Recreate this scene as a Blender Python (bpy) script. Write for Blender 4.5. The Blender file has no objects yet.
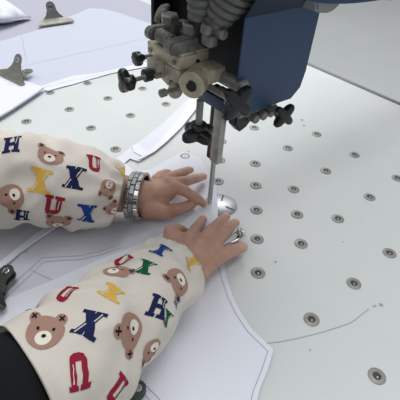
import bpy, bmesh, math, random
from mathutils import Vector, Matrix, noise
random.seed(7)
PI = math.pi
V = Vector
# ---------------------------------------------------------------- units
# everything is laid out in "nozzle pitches" of the air table (1 unit = 90 mm), origin on the table top
S = 0.09
ZT = 0.85
def W(p): return V((p[0]*S, p[1]*S, ZT + p[2]*S))
CAM = V((3.29369, -5.44401, 4.72652))
RX = V((0.64161164, 0.76439136, 0.06356386))
RY = V((0.52667207, -0.37879336, -0.76100731))
RZ = V((-0.55762984, 0.52174845, -0.6456218))
FP = 413.317
def ray(x, y): return RX*((x-200)/FP) + RY*((y-200)/FP) + RZ
def at(x, y, z=0.0):
    d = ray(x, y); return CAM + d*((z-CAM.z)/d.z)
def pl(x, y, ax, val):
    d = ray(x, y); return CAM + d*((val-CAM[ax])/d[ax])
def pj(p):
    q = p-CAM; z = q.dot(RZ)
    return V((200+FP*q.dot(RX)/z, 200+FP*q.dot(RY)/z))
COL = bpy.context.scene.collection

# ---------------------------------------------------------------- materials
def lin(c):
    return tuple(((x/255)/12.92 if x/255 <= .04045 else ((x/255+.055)/1.055)**2.4) for x in c) + (1,)
def mat(name, rgb, rough=.5, metal=0., var=.0, scale=20., bump=0., bscale=60., rgb2=None, spec=.5, sss=0., coat=0., detail=4.):
    m = bpy.data.materials.new(name); m.use_nodes = True
    nt = m.node_tree; b = nt.nodes['Principled BSDF']
    b.inputs['Roughness'].default_value = rough; b.inputs['Metallic'].default_value = metal
    b.inputs['Specular IOR Level'].default_value = spec
    if coat: b.inputs['Coat Weight'].default_value = coat
    if sss:
        b.inputs['Subsurface Weight'].default_value = sss
        b.inputs['Subsurface Radius'].default_value = (.006, .0025, .0015); b.inputs['Subsurface Scale'].default_value = 1.0
    b.inputs['Base Color'].default_value = lin(rgb)
    tc = nt.nodes.new('ShaderNodeTexCoord')
    if var or rgb2:
        n = nt.nodes.new('ShaderNodeTexNoise'); n.inputs['Scale'].default_value = scale; n.inputs['Detail'].default_value = detail
        nt.links.new(tc.outputs['Object'], n.inputs['Vector'])
        r = nt.nodes.new('ShaderNodeValToRGB'); r.color_ramp.elements[0].position = .35; r.color_ramp.elements[1].position = .68
        c1 = lin(rgb); c2 = lin(rgb2) if rgb2 else tuple(max(0, x*(1-var)) for x in c1[:3])+(1,)
        r.color_ramp.elements[0].color = c2; r.color_ramp.elements[1].color = c1
        nt.links.new(n.outputs['Fac'], r.inputs['Fac']); nt.links.new(r.outputs['Color'], b.inputs['Base Color'])
    if bump:
        n2 = nt.nodes.new('ShaderNodeTexNoise'); n2.inputs['Scale'].default_value = bscale; n2.inputs['Detail'].default_value = 3
        nt.links.new(tc.outputs['Object'], n2.inputs['Vector'])
        bp = nt.nodes.new('ShaderNodeBump'); bp.inputs['Strength'].default_value = bump; bp.inputs['Distance'].default_value = .002
        nt.links.new(n2.outputs['Fac'], bp.inputs['Height']); nt.links.new(bp.outputs['Normal'], b.inputs['Normal'])
    return m
M = {
 'table': mat('white_laminate', (222,225,224), .5, var=.06, scale=5, rgb2=(214,219,218), spec=.25),
 'edge': mat('grey_edge_band', (122,126,128), .45, var=.15, scale=40),
 'steel_leg': mat('grey_leg_paint', (150,153,155), .4),
 'floor': mat('grey_floor_paint', (186,190,191), .5, var=.06, scale=1.5),
 'wall': mat('white_wall_paint', (226,226,222), .7, var=.03, scale=2),
 'cloth': mat('white_fabric', (236,239,248), .8, bump=.05, bscale=500, spec=.08),
 'cloth2': mat('bluish_white_fabric', (207,212,226), .8, bump=.05, bscale=500, spec=.08),
 'paper': mat('matte_pattern_paper', (218,219,229), .75, spec=.1),
 'mauve': mat('pale_mauve_paper', (188,189,203), .8, spec=.05),
 'film': mat('glossy_white_tape', (238,241,248), .32, spec=.35),
 'ink': mat('grey_pencil_ink', (168,170,177), .8),
 'pencil': mat('pencil_line_grey', (172,172,174), .8),
 'dust': mat('dark_specks', (165,168,170), .8),
 'rim': mat('brushed_nozzle_rim', (158,158,152), .5, metal=.25, var=.15, scale=300),
 'hole': mat('dark_nozzle_socket', (66,66,64), .6),
 'ball': mat('steel_ball', (170,170,168), .22, metal=1.),
 'blue': mat('blue_machine_enamel', (50,74,109), .5, var=.12, scale=18, bump=.05, bscale=220, spec=.45),
 'blue2': mat('deep_blue_enamel', (36,66,112), .4, var=.1, scale=10, spec=.45),
 'apron': mat('dark_navy_apron', (30,42,64), .5, var=.1, scale=15, spec=.2),  # apron coloured darker than the side cover below it
 'navy': mat('shaded_navy_paint', (13,16,24), .6, var=.15, scale=20, spec=.2),  # navy taken down to near black, recess shade put into the colour
 'rubber': mat('grey_rubber_bellows', (128,130,126), .55, var=.2, scale=30, rgb2=(104,106,104)),
 'iron': mat('dark_cast_iron', (144,143,137), .42, metal=.25, var=.3, scale=80, rgb2=(110,110,106), bump=.2, bscale=500),
 'bolt': mat('worn_steel_bolt', (164,163,158), .38, metal=.4, var=.3, scale=120, rgb2=(126,126,122), bump=.3, bscale=600),
 'brass': mat('worn_beige_nickel_casting', (222,214,192), .42, metal=.2, var=.25, scale=60, rgb2=(178,170,148), bump=.35, bscale=400),
 'brass2': mat('soiled_casting_steel', (196,188,172), .45, metal=.2, var=.3, scale=70, rgb2=(148,141,126), bump=.35, bscale=400),
 'knob': mat('black_bakelite', (30,32,33), .32, spec=.5),
 'post': mat('grey_guard_steel', (182,184,176), .42, metal=.2, var=.2, scale=60, rgb2=(150,152,145), bump=.2, bscale=400),
 'blade': mat('bright_blade_steel', (178,182,184), .35, metal=.5),
 'black': mat('black_painted_steel', (30,31,33), .5),
 'fixture': mat('grey_plastic', (150,152,150), .5),
 'chrome': mat('chrome_plate', (205,205,204), .1, metal=1.),
 'nickel': mat('nickel_clip_steel', (158,156,148), .33, metal=.75, var=.2, scale=70),
 'gun': mat('dark_green_grey_clip_steel', (84,92,86), .32, metal=.6),
 'plate': mat('polished_throat_plate', (176,180,184), .38, metal=.6, var=.15, scale=40),
 'skin': mat('skin', (204,164,146), .5, var=.1, scale=30, rgb2=(188,144,124), bump=.12, bscale=700, spec=.35, sss=.06),
 'nail': mat('fingernail', (218,166,150), .28, spec=.5),
 'sleeve': mat('cream_cotton', (220,213,203), .85, bump=.12, bscale=700, spec=.15),
 'bear': mat('print_taupe', (172,136,122), .8, spec=.1),
 'bearlight': mat('print_offwhite', (240,233,220), .8, spec=.1),
 'pblack': mat('print_black', (36,32,36), .8, spec=.1),
 'pnavy': mat('print_navy', (34,42,80), .8, spec=.1),
 'pblue': mat('print_blue', (34,70,140), .8, spec=.1),
 'pred': mat('print_maroon', (150,38,58), .8, spec=.1),
 'pgold': mat('print_gold', (226,184,84), .8, spec=.1),
 'pgreen': mat('print_green', (22,92,62), .8, spec=.1),
 'jacket': mat('black_jacket_cloth', (22,25,28), .85, bump=.3, bscale=300, spec=.2),
 'trouser': mat('dark_trouser_cloth', (40,42,52), .85, bump=.2, bscale=300),
 'hair': mat('black_hair', (24,20,18), .5, bump=.5, bscale=200),
 'shoe': mat('dark_shoe', (35,35,36), .5),
 'lipm': mat('lips', (190,105,98), .45),
 'eyew': mat('eye_white', (235,232,226), .3),
 'link': mat('watch_steel', (188,188,184), .2, metal=1.),
 'link2': mat('watch_brushed_steel', (150,151,150), .35, metal=.95),
}
# ---------------------------------------------------------------- object plumbing
def props(o, label=None, cat=None, group=None, kind=None):
    if label: o['label'] = label
    if cat: o['category'] = cat
    if group: o['group'] = group
    if kind: o['kind'] = kind
    return o
def empty(name, p, label=None, cat=None, group=None):
    o = bpy.data.objects.new(name, None); COL.objects.link(o); o.empty_display_size = .02
    o.location = W(p); return props(o, label, cat, group)
def wloc(o):
    v = V((0,0,0))
    while o: v = v + o.location; o = o.parent
    return v
def build(name, bm, mats, parent=None, smooth=True, origin=None):
    """bm is in layout units; origin in layout units (top-level) or the parent's origin"""
    for v in bm.verts: v.co = W(v.co)
    if parent is not None: o0 = wloc(parent)
    elif origin is not None: o0 = W(origin)
    else:
        xs = [v.co for v in bm.verts]
        o0 = V(((min(v.x for v in xs)+max(v.x for v in xs))/2, (min(v.y for v in xs)+max(v.y for v in xs))/2, min(v.z for v in xs)))
    for v in bm.verts: v.co -= o0
    me = bpy.data.meshes.new(name); bm.to_mesh(me); bm.free()
    if not isinstance(mats, (list, tuple)): mats = [mats]
    for m in mats: me.materials.append(m)
    o = bpy.data.objects.new(name, me); COL.objects.link(o)
    if parent is not None: o.parent = parent
    else: o.location = o0
    if smooth:
        for p in me.polygons: p.use_smooth = True
        if smooth != 'all': me.set_sharp_from_angle(angle=math.radians(38))
    return o
def NB(): return bmesh.new()
def frame(d, up=None):
    d = V(d).normalized()
    up = V(up) if up is not None else (V((0,0,1)) if abs(d.z) < .95 else V((1,0,0)))
    a = up.cross(d).normalized(); b = d.cross(a)
    return a, b, d
def box(bm, lo, hi, bev=.0, mi=0, rot=None, seg=2):
    lo = V(lo); hi = V(hi); c = (lo+hi)/2; h = (hi-lo)/2
    r = bmesh.ops.create_cube(bm, size=2)
    vs = r['verts']
    for v in vs:
        v.co = V((v.co.x*h.x, v.co.y*h.y, v.co.z*h.z))
    fs = {f for v in vs for f in v.link_faces}
    for f in fs: f.material_index = mi
    if bev:
        es = list({e for v in vs for e in v.link_edges})
        q = bmesh.ops.bevel(bm, geom=es, offset=bev, segments=seg, affect='EDGES', profile=.5)
        vs = list({v for f in q['faces'] for v in f.verts} | {v for v in vs if v.is_valid})
        seen = set(vs); st = list(vs)
        while st:
            x = st.pop()
            for e in x.link_edges:
                o = e.other_vert(x)
                if o not in seen: seen.add(o); st.append(o)
        vs = list(seen)
        for v in vs:
            for f in v.link_faces: f.material_index = mi
    for v in vs:
        v.co = (rot @ v.co if rot is not None else v.co) + c
    return vs
def lathe(bm, prof, p0, axis, n=24, mi=0, up=None, capped=True):
    """prof = [(distance along axis, radius)]"""
    a, b, d = frame(axis, up); p0 = V(p0)
    rings = []
    for (t, r) in prof:
        rings.append([bm.verts.new(p0 + d*t + (a*math.cos(2*PI*k/n) + b*math.sin(2*PI*k/n))*max(r, 1e-4)) for k in range(n)])
    for i in range(len(rings)-1):
        for k in range(n):
            f = bm.faces.new((rings[i][k], rings[i][(k+1)%n], rings[i+1][(k+1)%n], rings[i+1][k])); f.material_index = mi
    if capped:
        f = bm.faces.new(list(reversed(rings[0]))); f.material_index = mi
        f = bm.faces.new(rings[-1]); f.material_index = mi
    return rings
def cyl(bm, p0, p1, r, n=20, mi=0, bev=.0, r2=None):
    p0 = V(p0); p1 = V(p1); L = (p1-p0).length; r2 = r if r2 is None else r2
    b = min(bev, L*.4)
    if b: prof = [(0, r-b), (b, r), (L-b, r2), (L, r2-b)]
    else: prof = [(0, r), (L, r2)]
    return lathe(bm, prof, p0, p1-p0, n, mi)
def tube(bm, pts, rad, n=10, mi=0, closed=False):
    pts = [V(p) for p in pts]; rings = []; N = len(pts)
    for i, p in enumerate(pts):
        if closed: d = pts[(i+1)%N]-pts[i-1]
        else: d = pts[min(i+1, N-1)]-pts[max(i-1, 0)]
        a, b, d = frame(d); r = rad[i] if isinstance(rad, (list, tuple)) else rad
        rings.append([bm.verts.new(p+(a*math.cos(2*PI*k/n)+b*math.sin(2*PI*k/n))*r) for k in range(n)])
    for i in range(N if closed else N-1):
        j = (i+1)%N
        for k in range(n):
            f = bm.faces.new((rings[i][k], rings[i][(k+1)%n], rings[j][(k+1)%n], rings[j][k])); f.material_index = mi
    if not closed:
        bm.faces.new(list(reversed(rings[0]))).material_index = mi; bm.faces.new(rings[-1]).material_index = mi
def prism(bm, outline, d, mi=0, bev=0):
    """outline: 3D points of a planar polygon, d extrusion vector"""
    d = V(d); vs = [bm.verts.new(V(p)) for p in outline]
    f = bm.faces.new(vs); ws = [bm.verts.new(v.co+d) for v in vs]
    g = bm.faces.new(list(reversed(ws)))
    fs = [f, g]; n = len(vs)
    for i in range(n): fs.append(bm.faces.new((vs[i], ws[i], ws[(i+1)%n], vs[(i+1)%n])))
    for q in fs: q.material_index = mi
    bmesh.ops.recalc_face_normals(bm, faces=fs)
    if bev:
        es = list({e for q in (f, g) for e in q.edges})
        bmesh.ops.bevel(bm, geom=es, offset=bev, segments=2, affect='EDGES')
def catmull(pts, n=8, closed=False):
    pts = [V(p) for p in pts]; N = len(pts); out = []
    rng = N if closed else N-1
    for i in range(rng):
        p0 = pts[(i-1)%N] if closed or i > 0 else pts[0]*2-pts[1]
        p1 = pts[i]; p2 = pts[(i+1)%N]
        p3 = pts[(i+2)%N] if closed or i+2 < N else pts[-1]*2-pts[-2]
        for k in range(n):
            t = k/n
            out.append(.5*((2*p1)+(p2-p0)*t+(2*p0-5*p1+4*p2-p3)*t*t+(3*p1-p0-3*p2+p3)*t**3))
    if not closed: out.append(pts[-1])
    return out

# ---------------------------------------------------------------- setting
bm = NB(); box(bm, (-60,-60,-9.6), (60,60,-9.444)); props(build('floor', bm, M['floor'], smooth=False), kind='structure')
bm = NB(); box(bm, (-60,60,-9.444), (60,61,26)); props(build('wall_back', bm, M['wall'], smooth=False), kind='structure')
bm = NB(); box(bm, (-61,-60,-9.444), (-60,60,26)); props(build('wall_left', bm, M['wall'], smooth=False), kind='structure')

# ---------------------------------------------------------------- table
TU0, TU1, TV0, TV1 = -17.0, 7.0, -6.7, 5.12
tb = empty('air_table', (-5,-.8,-9.444), 'white laminate cutting table dotted with metal air nozzles', 'table')
bm = NB(); box(bm, (TU0,TV0,-.45), (TU1,TV1-.07,0), 0)
build('tabletop', bm, M['table'], tb, smooth=False)
bm = NB(); box(bm, (TU0,TV1-.07,-.5), (TU1,TV1+.05,.03), .02); build('edge_trim', bm, M['edge'], tb)
bm = NB(); box(bm, (TU0+.8,TV0+.8,-1.4), (TU1-.8,TV1-.8,-.452)); build('air_chest', bm, M['steel_leg'], tb, smooth=False)
for u in (TU0+1, TU1-1.6):
    for v in (TV0+1, TV1-1.6):
        bm = NB(); box(bm, (u,v,-9.44), (u+.6,v+.6,-1.402), .04); build('leg', bm, M['steel_leg'], tb)
# pencil line and specks on the laminate
bm = NB()
def ribbon(bm, pts, w, zf, mi=0):
    pts = [V(p) for p in pts]; L = []
    for i, p in enumerate(pts):
        d = pts[min(i+1, len(pts)-1)]-pts[max(i-1, 0)]; d.z = 0
        n = V((-d.y, d.x, 0)).normalized()*w/2
        a, b = p+n, p-n; a.z = zf(a); b.z = zf(b)
        L.append((bm.verts.new(a), bm.verts.new(b)))
    for i in range(len(L)-1):
        f = bm.faces.new((L[i][0], L[i][1], L[i+1][1], L[i+1][0])); f.material_index = mi
        if f.normal.z < 0 or (f.normal_update() or f.normal.z < 0): f.normal_flip()
zt = lambda p: .004
ribbon(bm, catmull([at(*p) for p in ((258,344),(272,343),(290,340),(312,335),(336,328),(352,322),(361,315),(369,309))], 6), .012, zt)
ribbon(bm, [at(x,y) for x,y in ((373,307),(376,305.5))], .03, zt)
build('pencil_line', bm, M['pencil'], tb, smooth=False)
for (x,y,s) in ((302,120,.035),(304,125.5,.03),(381,305,.03),(275.5,262,.02),(188.5,151.5,.018),(360,216,.012),(262,188,.012),(343,242,.012),(310,350,.012)):
    p = at(x,y); bm = NB(); cyl(bm, (p.x,p.y,.001), (p.x,p.y,.005), s, 8); build('speck', bm, M['dust'], tb)

# ---------------------------------------------------------------- air nozzles
NOZ = {
 (3,-2): 'round metal air nozzle nearest the bottom right corner',
 (2,-2): 'round metal air nozzle just above the pencil line on the table',
 (2,-1): 'air nozzle straight up and right of the one above the pencil line',
 (2,0): 'air nozzle at the right picture edge, lower of the two there',
 (1,2): 'air nozzle at the right picture edge, upper of the two there',
 (1,1): 'air nozzle left below the upper one at the right picture edge',
 (1,0): 'air nozzle in the middle of the bare right half of the table',
 (1,-1): 'air nozzle right of the thumb of the left hand, two steps out',
 (1,-2): 'air nozzle below the thumb tip, nearest the edge of the cut sheet',
 (.5,-1.5): 'air nozzle just right of the bright clip under the left hand',
 (.5,-.5): 'air nozzle in the small five-spot right of the polished disc, outermost one',
 (0,-1): 'air nozzle directly right of the polished round throat plate',
 (-.5,-.5): 'air nozzle above the one directly right of the throat plate',
 (0,0): 'air nozzle right of the two stacked nozzles beside the throat plate',
 (-1,0): 'air nozzle right of the lower end of the grey guard bar',
 (-1.5,-.5): 'air nozzle half hidden behind the lower end of the grey guard bar',
 (-2,0): 'air nozzle half hidden behind the middle of the grey guard bar',
 (-1,-1): 'air nozzle just right of the thin blade, above the right index finger',
 (-2,-1): 'air nozzle under the vertical black knob, above the right hand',
 (0,1): 'air nozzle level with the foot of the guard bar, far out on the right',
 (0,2): 'air nozzle alone in the upper right part of the table',
 (-1,1): 'air nozzle below the rightmost black knob',
 (-1,2): 'air nozzle right of the rightmost black knob, furthest back',
 (-2,1): 'air nozzle just below the lower edge of the blue housing',
 (-4,0): 'air nozzle below the small thumb screw, nearest the folded strip',
 (-5,0): 'air nozzle under the shaft of the leftmost black knob',
 (-4,-1): 'air nozzle between the folded strip and the leftmost black knob',
 (-5,-1): 'air nozzle left below the leftmost black knob',
 (-6,-1): 'air nozzle touching the long fabric edge, left of the leftmost black knob',
 (-6,-2): 'air nozzle at the corner tip of the clipped sheet on the left',
 (-5,-2): 'air nozzle right below the tip of the clipped sheet',
 (-3,-2): 'air nozzle left of the folded strip, above the right cuff',
 (-4,-2): 'air nozzle above the middle of the right sleeve',
 (-5,-3): 'air nozzle left above the right sleeve, near the picture edge',
 (-4,-3): 'air nozzle touching the top outline of the right sleeve by a bear face',
}
base = None
for (u,v), lab in NOZ.items():
    root = empty('air_nozzle', (u,v,0), lab, 'air nozzle', 'air nozzles set in the table top')
    if base is None:
        bm = NB(); lathe(bm, [(0,.108),(.008,.108),(.013,.1),(.014,.055),(.004,.05)], (u,v,0), (0,0,1), 28, capped=False)
        a = build('rim', bm, M['rim'], root)
        bm = NB(); lathe(bm, [(0.001,.056),(.005,.056)], (u,v,0), (0,0,1), 20); b = build('socket', bm, M['hole'], root)
        bm = NB(); bmesh.ops.create_icosphere(bm, subdivisions=2, radius=.026, matrix=Matrix.Translation((u+.012,v-.008,-.004))); c = build('ball', bm, M['ball'], root)
        base = (a,b,c)
    else:
        for q in base:
            r = q.copy(); COL.objects.link(r); r.parent = root

# polished throat plate round the blade
tp = empty('throat_plate', (-.47,-1.42,0), 'polished round metal throat plate let into the table around the blade', 'plate')
bm = NB(); lathe(bm, [(0,.29),(.014,.29),(.02,.28),(.02,.001)], (-.47,-1.42,0), (0,0,1), 40, capped=False); build('disc', bm, M['plate'], tp)
for ang in (18, 128, -80):
    bm = NB(); d = V((math.cos(math.radians(ang)), math.sin(math.radians(ang)), 0)); c = V((-.47,-1.42,.022))
    n = V((-d.y,d.x,0)); q = [c+d*.1+n*.014, c+d*.1-n*.014, c+d*.26-n*.014, c+d*.26+n*.014]
    prism(bm, q, (0,0,.003)); build('slot', bm, M['black'], tp, smooth=False)

# ---------------------------------------------------------------- fabric sheets
def wav(amp, sc, seed):
    def f(p): return amp*(noise.noise(V((p[0]*sc+seed, p[1]*sc, seed*1.7))))
    return f
def sheet(name, outline, z, label, cat, m, thick=.006, amp=.006, sc=1.2, seed=1., lines=(), lw=.008, group=None, maxlen=.35, tilt=None, extra=None):
    w = wav(amp, sc, seed)
    zz = (lambda p: z+amp+w(p)+(tilt(p) if tilt else 0))
    bm = NB(); vs = [bm.verts.new((p[0],p[1],0)) for p in outline]
    es = [bm.edges.new((vs[i], vs[(i+1)%len(vs)])) for i in range(len(vs))]
    bmesh.ops.triangle_fill(bm, use_beauty=True, use_dissolve=False, edges=es)
    for _ in range(7):
        lg = [e for e in bm.edges if e.calc_length() > maxlen]
        if not lg: break
        bmesh.ops.subdivide_edges(bm, edges=lg, cuts=1)
        bmesh.ops.triangulate(bm, faces=[f for f in bm.faces if len(f.verts) > 3])
    bmesh.ops.beautify_fill(bm, faces=bm.faces[:], edges=[e for e in bm.edges if not e.is_boundary])
    bmesh.ops.recalc_face_normals(bm, faces=bm.faces)
    if sum(f.normal.z for f in bm.faces) < 0: bmesh.ops.reverse_faces(bm, faces=bm.faces)
    r = bmesh.ops.extrude_face_region(bm, geom=bm.faces[:])
    top = {g for g in r['geom'] if isinstance(g, bmesh.types.BMVert)}
    for v in bm.verts: v.co.z = zz(v.co) + (thick if v in top else 0)
    bmesh.ops.recalc_face_normals(bm, faces=bm.faces)
    for L in lines:
        dense = []
        for i in range(len(L)-1):
            a, b = V(L[i]), V(L[i+1]); k = max(1, int((b-a).length/.12))
            dense += [a.lerp(b, j/k) for j in range(k)]
        dense.append(V(L[-1]))
        ribbon(bm, dense, lw, lambda p: zz(p)+thick+.007, 1)
    if extra: extra(bm, lambda p: zz(p)+thick)
    o = build(name, bm, [m, M['ink']]); props(o, label, cat, group); return o
def PX(*pts, z=0.0): return [at(x,y,z) for x,y in pts]
def PXs(*pts, n=5): return catmull([at(x,y) for x,y in pts], n)

# bottom layers, far left
sheet('fabric_sheet', PX((-60,40),(-10,-14),(60,-12),(120,-8),(148,4),(186,28),(182,36),(120,14),(90,12),(40,30),(0,44),(-40,70)), .0,
      'pale mauve paper lying furthest back behind the upright clip', 'paper', M['mauve'], amp=.006, seed=3.1)
sheet('fabric_sheet', PX((-60,70),(0,42),(40,30),(89,9),(104,9.5),(121,14),(150,24),(176,30),(190,42),(188,58),(140,67),(100,76),(60,84),(48,90),(20,108),(-40,135)), .012,
      'long white fabric piece lying across the far left of the table', 'fabric', M['cloth2'], amp=.004, seed=5.7, sc=.7,
      lines=[PX((2,72),(45,62),(90,52),(150,38)), PX((22,36),(25,55),(27,62)), PX((30,92),(70,82),(110,73),(184,55))], lw=.008)
sheet('fabric_sheet', PX((38,88),(72,77),(100,73.5),(140,64.5),(186,54),(188,60),(150,67),(112,74),(92,79.5),(70,86),(62,88),(48,92)), .016,
      'narrow glossy strip of layered fabric edge along the long far piece', 'fabric', M['film'], amp=.006, sc=3.0, seed=9.2, maxlen=.2)
sheet('clipped_fabric', PX((-60,60),(-10,72),(8,78),(24,85),(45,92.5),(30,103),(12,115),(-10,128),(-60,160)), .09,
      'white fabric stack ending in a point under the lower left clip', 'fabric', M['cloth'], thick=.04, amp=.008, seed=2.2)
# folded wedge bundle
def bundle():
    bm = NB()
    c = [at(-25,30,0), at(3,27,0), at(33,20,0), at(22,14.5,.15), at(2,5,.35), at(-25,-4,.4)]
    base_ = [at(-25,28,0), at(2,26.5,0), at(33,20.5,0), at(10,10,0), at(-25,0,0)]
    top = [at(-25,24,.25), at(1,22,.3), at(31,19,.08), at(8,3,.45), at(-25,-14,.5)]
    b = [bm.verts.new((p.x,p.y,.065)) for p in base_]; t = [bm.verts.new((p.x,p.y,p.z+.065)) for p in top]
    n = len(b); bm.faces.new(list(reversed(b))); bm.faces.new(t)
    for i in range(n): bm.faces.new((b[i], b[(i+1)%n], t[(i+1)%n], t[i]))
    bmesh.ops.recalc_face_normals(bm, faces=bm.faces)
    bmesh.ops.bevel(bm, geom=bm.edges[:], offset=.06, segments=2, affect='EDGES')
    bmesh.ops.triangulate(bm, faces=bm.faces[:]); bmesh.ops.subdivide_edges(bm, edges=bm.edges[:], cuts=2)
    for v in bm.verts: v.co += V((noise.noise(v.co*2.2), noise.noise(v.co*2.2+V((9,0,0))), noise.noise(v.co*2.5+V((0,7,0)))*.8))*.05
    for v in bm.verts: v.co.z = max(v.co.z, .062)
    props(build('folded_fabric', bm, M['cloth'], smooth='all'), 'thick folded white fabric bundle in the top left corner', 'fabric')
bundle()
# layers under the right arm
sheet('fabric_sheet', PX((-60,250),(-10,226),(20,215),(60,200),(92,168),(112,160),(122,161),(135,172),(150,170),(168,160),(182,152),(200,158),(216,186),(216.5,205),(217,225),(190,250),(100,300),(0,340),(-60,370)), .0,
      'wide white under-layer of fabric between the right hand and the left forearm', 'fabric', M['cloth'], amp=.008, seed=4.4, sc=.8)
sheet('pattern_paper', PX((-60,268),(-30,254),(0,240),(28,232),(62,224),(68,221.5),(75,224),(120,225),(160,232),(170,240),(120,262),(60,300),(0,330),(-60,350)), .035,
      'greyish pattern paper with pencil outlines lying between the two sleeves', 'paper', M['paper'], amp=.008, seed=6.4, sc=.8,
      lines=[PX((0,301),(22,279),(43,260),(60,259),(80,258),(100,254),(120,247)), PX((0,307),(24,284),(45,264),(62,262.5),(80,262),(102,257),(122,250)), PX((31,272),(50,281),(75,291)),
             PX((12,262),(18,255),(19,257)), PX((17,259.5),(22,253.5)), PX((22,254),(25,251.5),(27,252),(26,255),(29,254))], lw=.008)
sheet('fabric_strip', PX((62,222),(68,221),(64,227),(40,243),(20,258),(2,274),(-30,300),(-36,294),(0,268),(18,253),(38,238)), .07,
      'narrow raised white fold running from the right sleeve to the dark clip', 'fabric', M['cloth'], amp=.006, thick=.03, seed=8.4, maxlen=.2)
# folded strip leading to the blade head
def strip():
    o1 = PX((131,149),(146,138),(160,127),(176,112),(188,100),(196,92),(200,99),(190,112),(178,128),(164,144),(150,156),(139,163),(130,160),(118,170),(108,166))
    sheet('fabric_strip', o1, .022, 'curved white offcut strip lying behind the right hand', 'fabric', M['cloth'], amp=.006, seed=1.9, sc=2, maxlen=.2)
    o2 = PX((193,98),(202,96),(204,101),(194,114),(183,128),(168,143),(156,153),(142,161),(136,163),(150,152),(163,140),(176,124),(186,110))
    sheet('fabric_strip', o2, .04, 'glossy curled border along the right edge of the curved offcut', 'fabric', M['film'], amp=.02, seed=1.1, sc=3, maxlen=.15)
    sheet('fabric_tab', PX((132,148),(137,146),(150,155),(145,160),(134,154)), .04, 'small shiny tab at the square end of the curved offcut', 'tape', M['film'], amp=.006, seed=1.5, sc=2, maxlen=.15)
strip()
# main piece being cut
mainR = [(216,187),(217,205),(218,222),(222,250),(223,262),(226,279),(232,297),(240,314),(252,332),(273,352),(267,372),(259,392),(254,412),(246,460)]
mo = PX(*mainR) + PX((60,480),(-60,420),(-60,335),(0,304),(50,284),(100,262),(150,243),(180,226),(198,212),(207,206),(212,198))
inner = PX((217,264),(221,281),(227,299),(235,316),(247,334),(267,353.5),(261,372),(253,392),(248,412))
sheet('fabric_piece', mo, .045, 'white garment piece with stitched curved edge held under the left hand at the blade', 'fabric', M['cloth'], amp=.006, seed=7.7, sc=.9,
      lines=[inner, PX((134,376),(146,388),(158,400),(166,410)), PX((128,380),(142,393),(154,408)), PX((146,388),(142,393))], lw=.008)
# ---------------------------------------------------------------- clips
def clip(c, ang, w, label, m, lift=35, z=.0, name='bulldog_clip', group=None, cat='clip'):
    c = V((c[0], c[1], z)); R = Matrix.Rotation(math.radians(ang), 3, 'Z')
    root = empty(name, c, label, cat, group)
    def T(p): return c + R @ V(p)
    # jaws: folded plate, mouth along local x at y=0, roll at y=.36w
    for s in (1, -1):
        bm = NB(); L = []
        for i in range(9):
            t = i/8; y = .30*w*t; hw = .5*w*(1-.06*t) if t < .25 else .5*w*(.985-.72*((t-.25)/.75)**.75)
            zz = .03+ (.1*w*math.sin(PI*min(1, t*1.0)*.62) if s > 0 else 0)
            L.append([T((x*hw, y, zz+.02)) for x in (-1,-.5,0,.5,1)])
        top = [[bm.verts.new(p) for p in r] for r in L]; bot = [[bm.verts.new(p-V((0,0,.02))) for p in r] for r in L]
        for i in range(8):
            for k in range(4):
                bm.faces.new((top[i][k],top[i][k+1],top[i+1][k+1],top[i+1][k])); bm.faces.new((bot[i][k],bot[i+1][k],bot[i+1][k+1],bot[i][k+1]))
            bm.faces.new((top[i][0],top[i+1][0],bot[i+1][0],bot[i][0])); bm.faces.new((top[i][4],bot[i][4],bot[i+1][4],top[i+1][4]))
        for k in range(4):
            bm.faces.new((top[0][k],bot[0][k],bot[0][k+1],top[0][k+1])); bm.faces.new((top[8][k],top[8][k+1],bot[8][k+1],bot[8][k]))
        bmesh.ops.recalc_face_normals(bm, faces=bm.faces)
        if s > 0: cyl(bm, T((-.49*w,.0,.05)), T((.49*w,0,.05)), .035, 12)
        build('jaw', bm, m, root)
    bm = NB(); cyl(bm, T((-.2*w,.27*w,.09)), T((.2*w,.27*w,.09)), .06*w, 16, bev=.01); build('spring', bm, m, root)
    for s in (1, 0):
        a = math.radians(lift if s else 4)
        bm = NB(); d = V((0,math.cos(a),math.sin(a))); n = V((0,-math.sin(a),math.cos(a))); o = V((0,.2*w,.12*w if s else .025))
        prof = [(-.3,0),(-.19,.1),(-.13,.22)]
        for k in range(7):
            t = PI - PI*k/6; prof.append((.13*math.cos(t), .3+.14*math.sin(t)))
        prof += [(.13,.22),(.19,.1),(.3,0)]
        prism(bm, [T(o+V((x*w,0,0))+d*(y*w)) for x,y in prof], R@(n*.022))
        q = build('handle', bm, m, root)
        h = T(o+d*(.3*w)+n*.02); nn = R@n
        bm = NB(); lathe(bm, [(0,.065*w),(.012,.065*w),(.016,.05*w),(.012,.03*w)], h, nn, 18, capped=False)
        lathe(bm, [(.004,.03*w),(.005,.001)], h, nn, 18, capped=False); build('eyelet', bm, M['chrome'], q)
    return root
def clipdir(a, b):   # angle so local +y points from a to b on the table
    d = at(*b)-at(*a); return math.degrees(math.atan2(-d.x, d.y))
def jawang(a, b):    # local +x along a->b
    d = at(*b)-at(*a); return math.degrees(math.atan2(d.y, d.x))
clip(at(57,24.5,.06), jawang((40,26.5),(75,21.5)), 1.18, 'nickel bulldog clip standing on the far fabric piece, upper of the two at left', M['nickel'], lift=70, z=.04)
clip(at(9,79,.15), jawang((-8,71.5),(24,87)), 1.05, 'shiny bulldog clip gripping the pointed fabric stack, lower of the two at left', M['nickel'], lift=62, z=.12)
clip(at(-15,297,.11), jawang((-16,290),(6,306)), .75, 'dark grey-green clip cut off by the left picture edge', M['gun'], lift=14, z=.11)
clip(at(119,416,.09), jawang((110,408),(128,424)), .62, 'dark grey-green clip cut off by the bottom picture edge beside the left sleeve', M['gun'], lift=8, z=.09)

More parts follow.
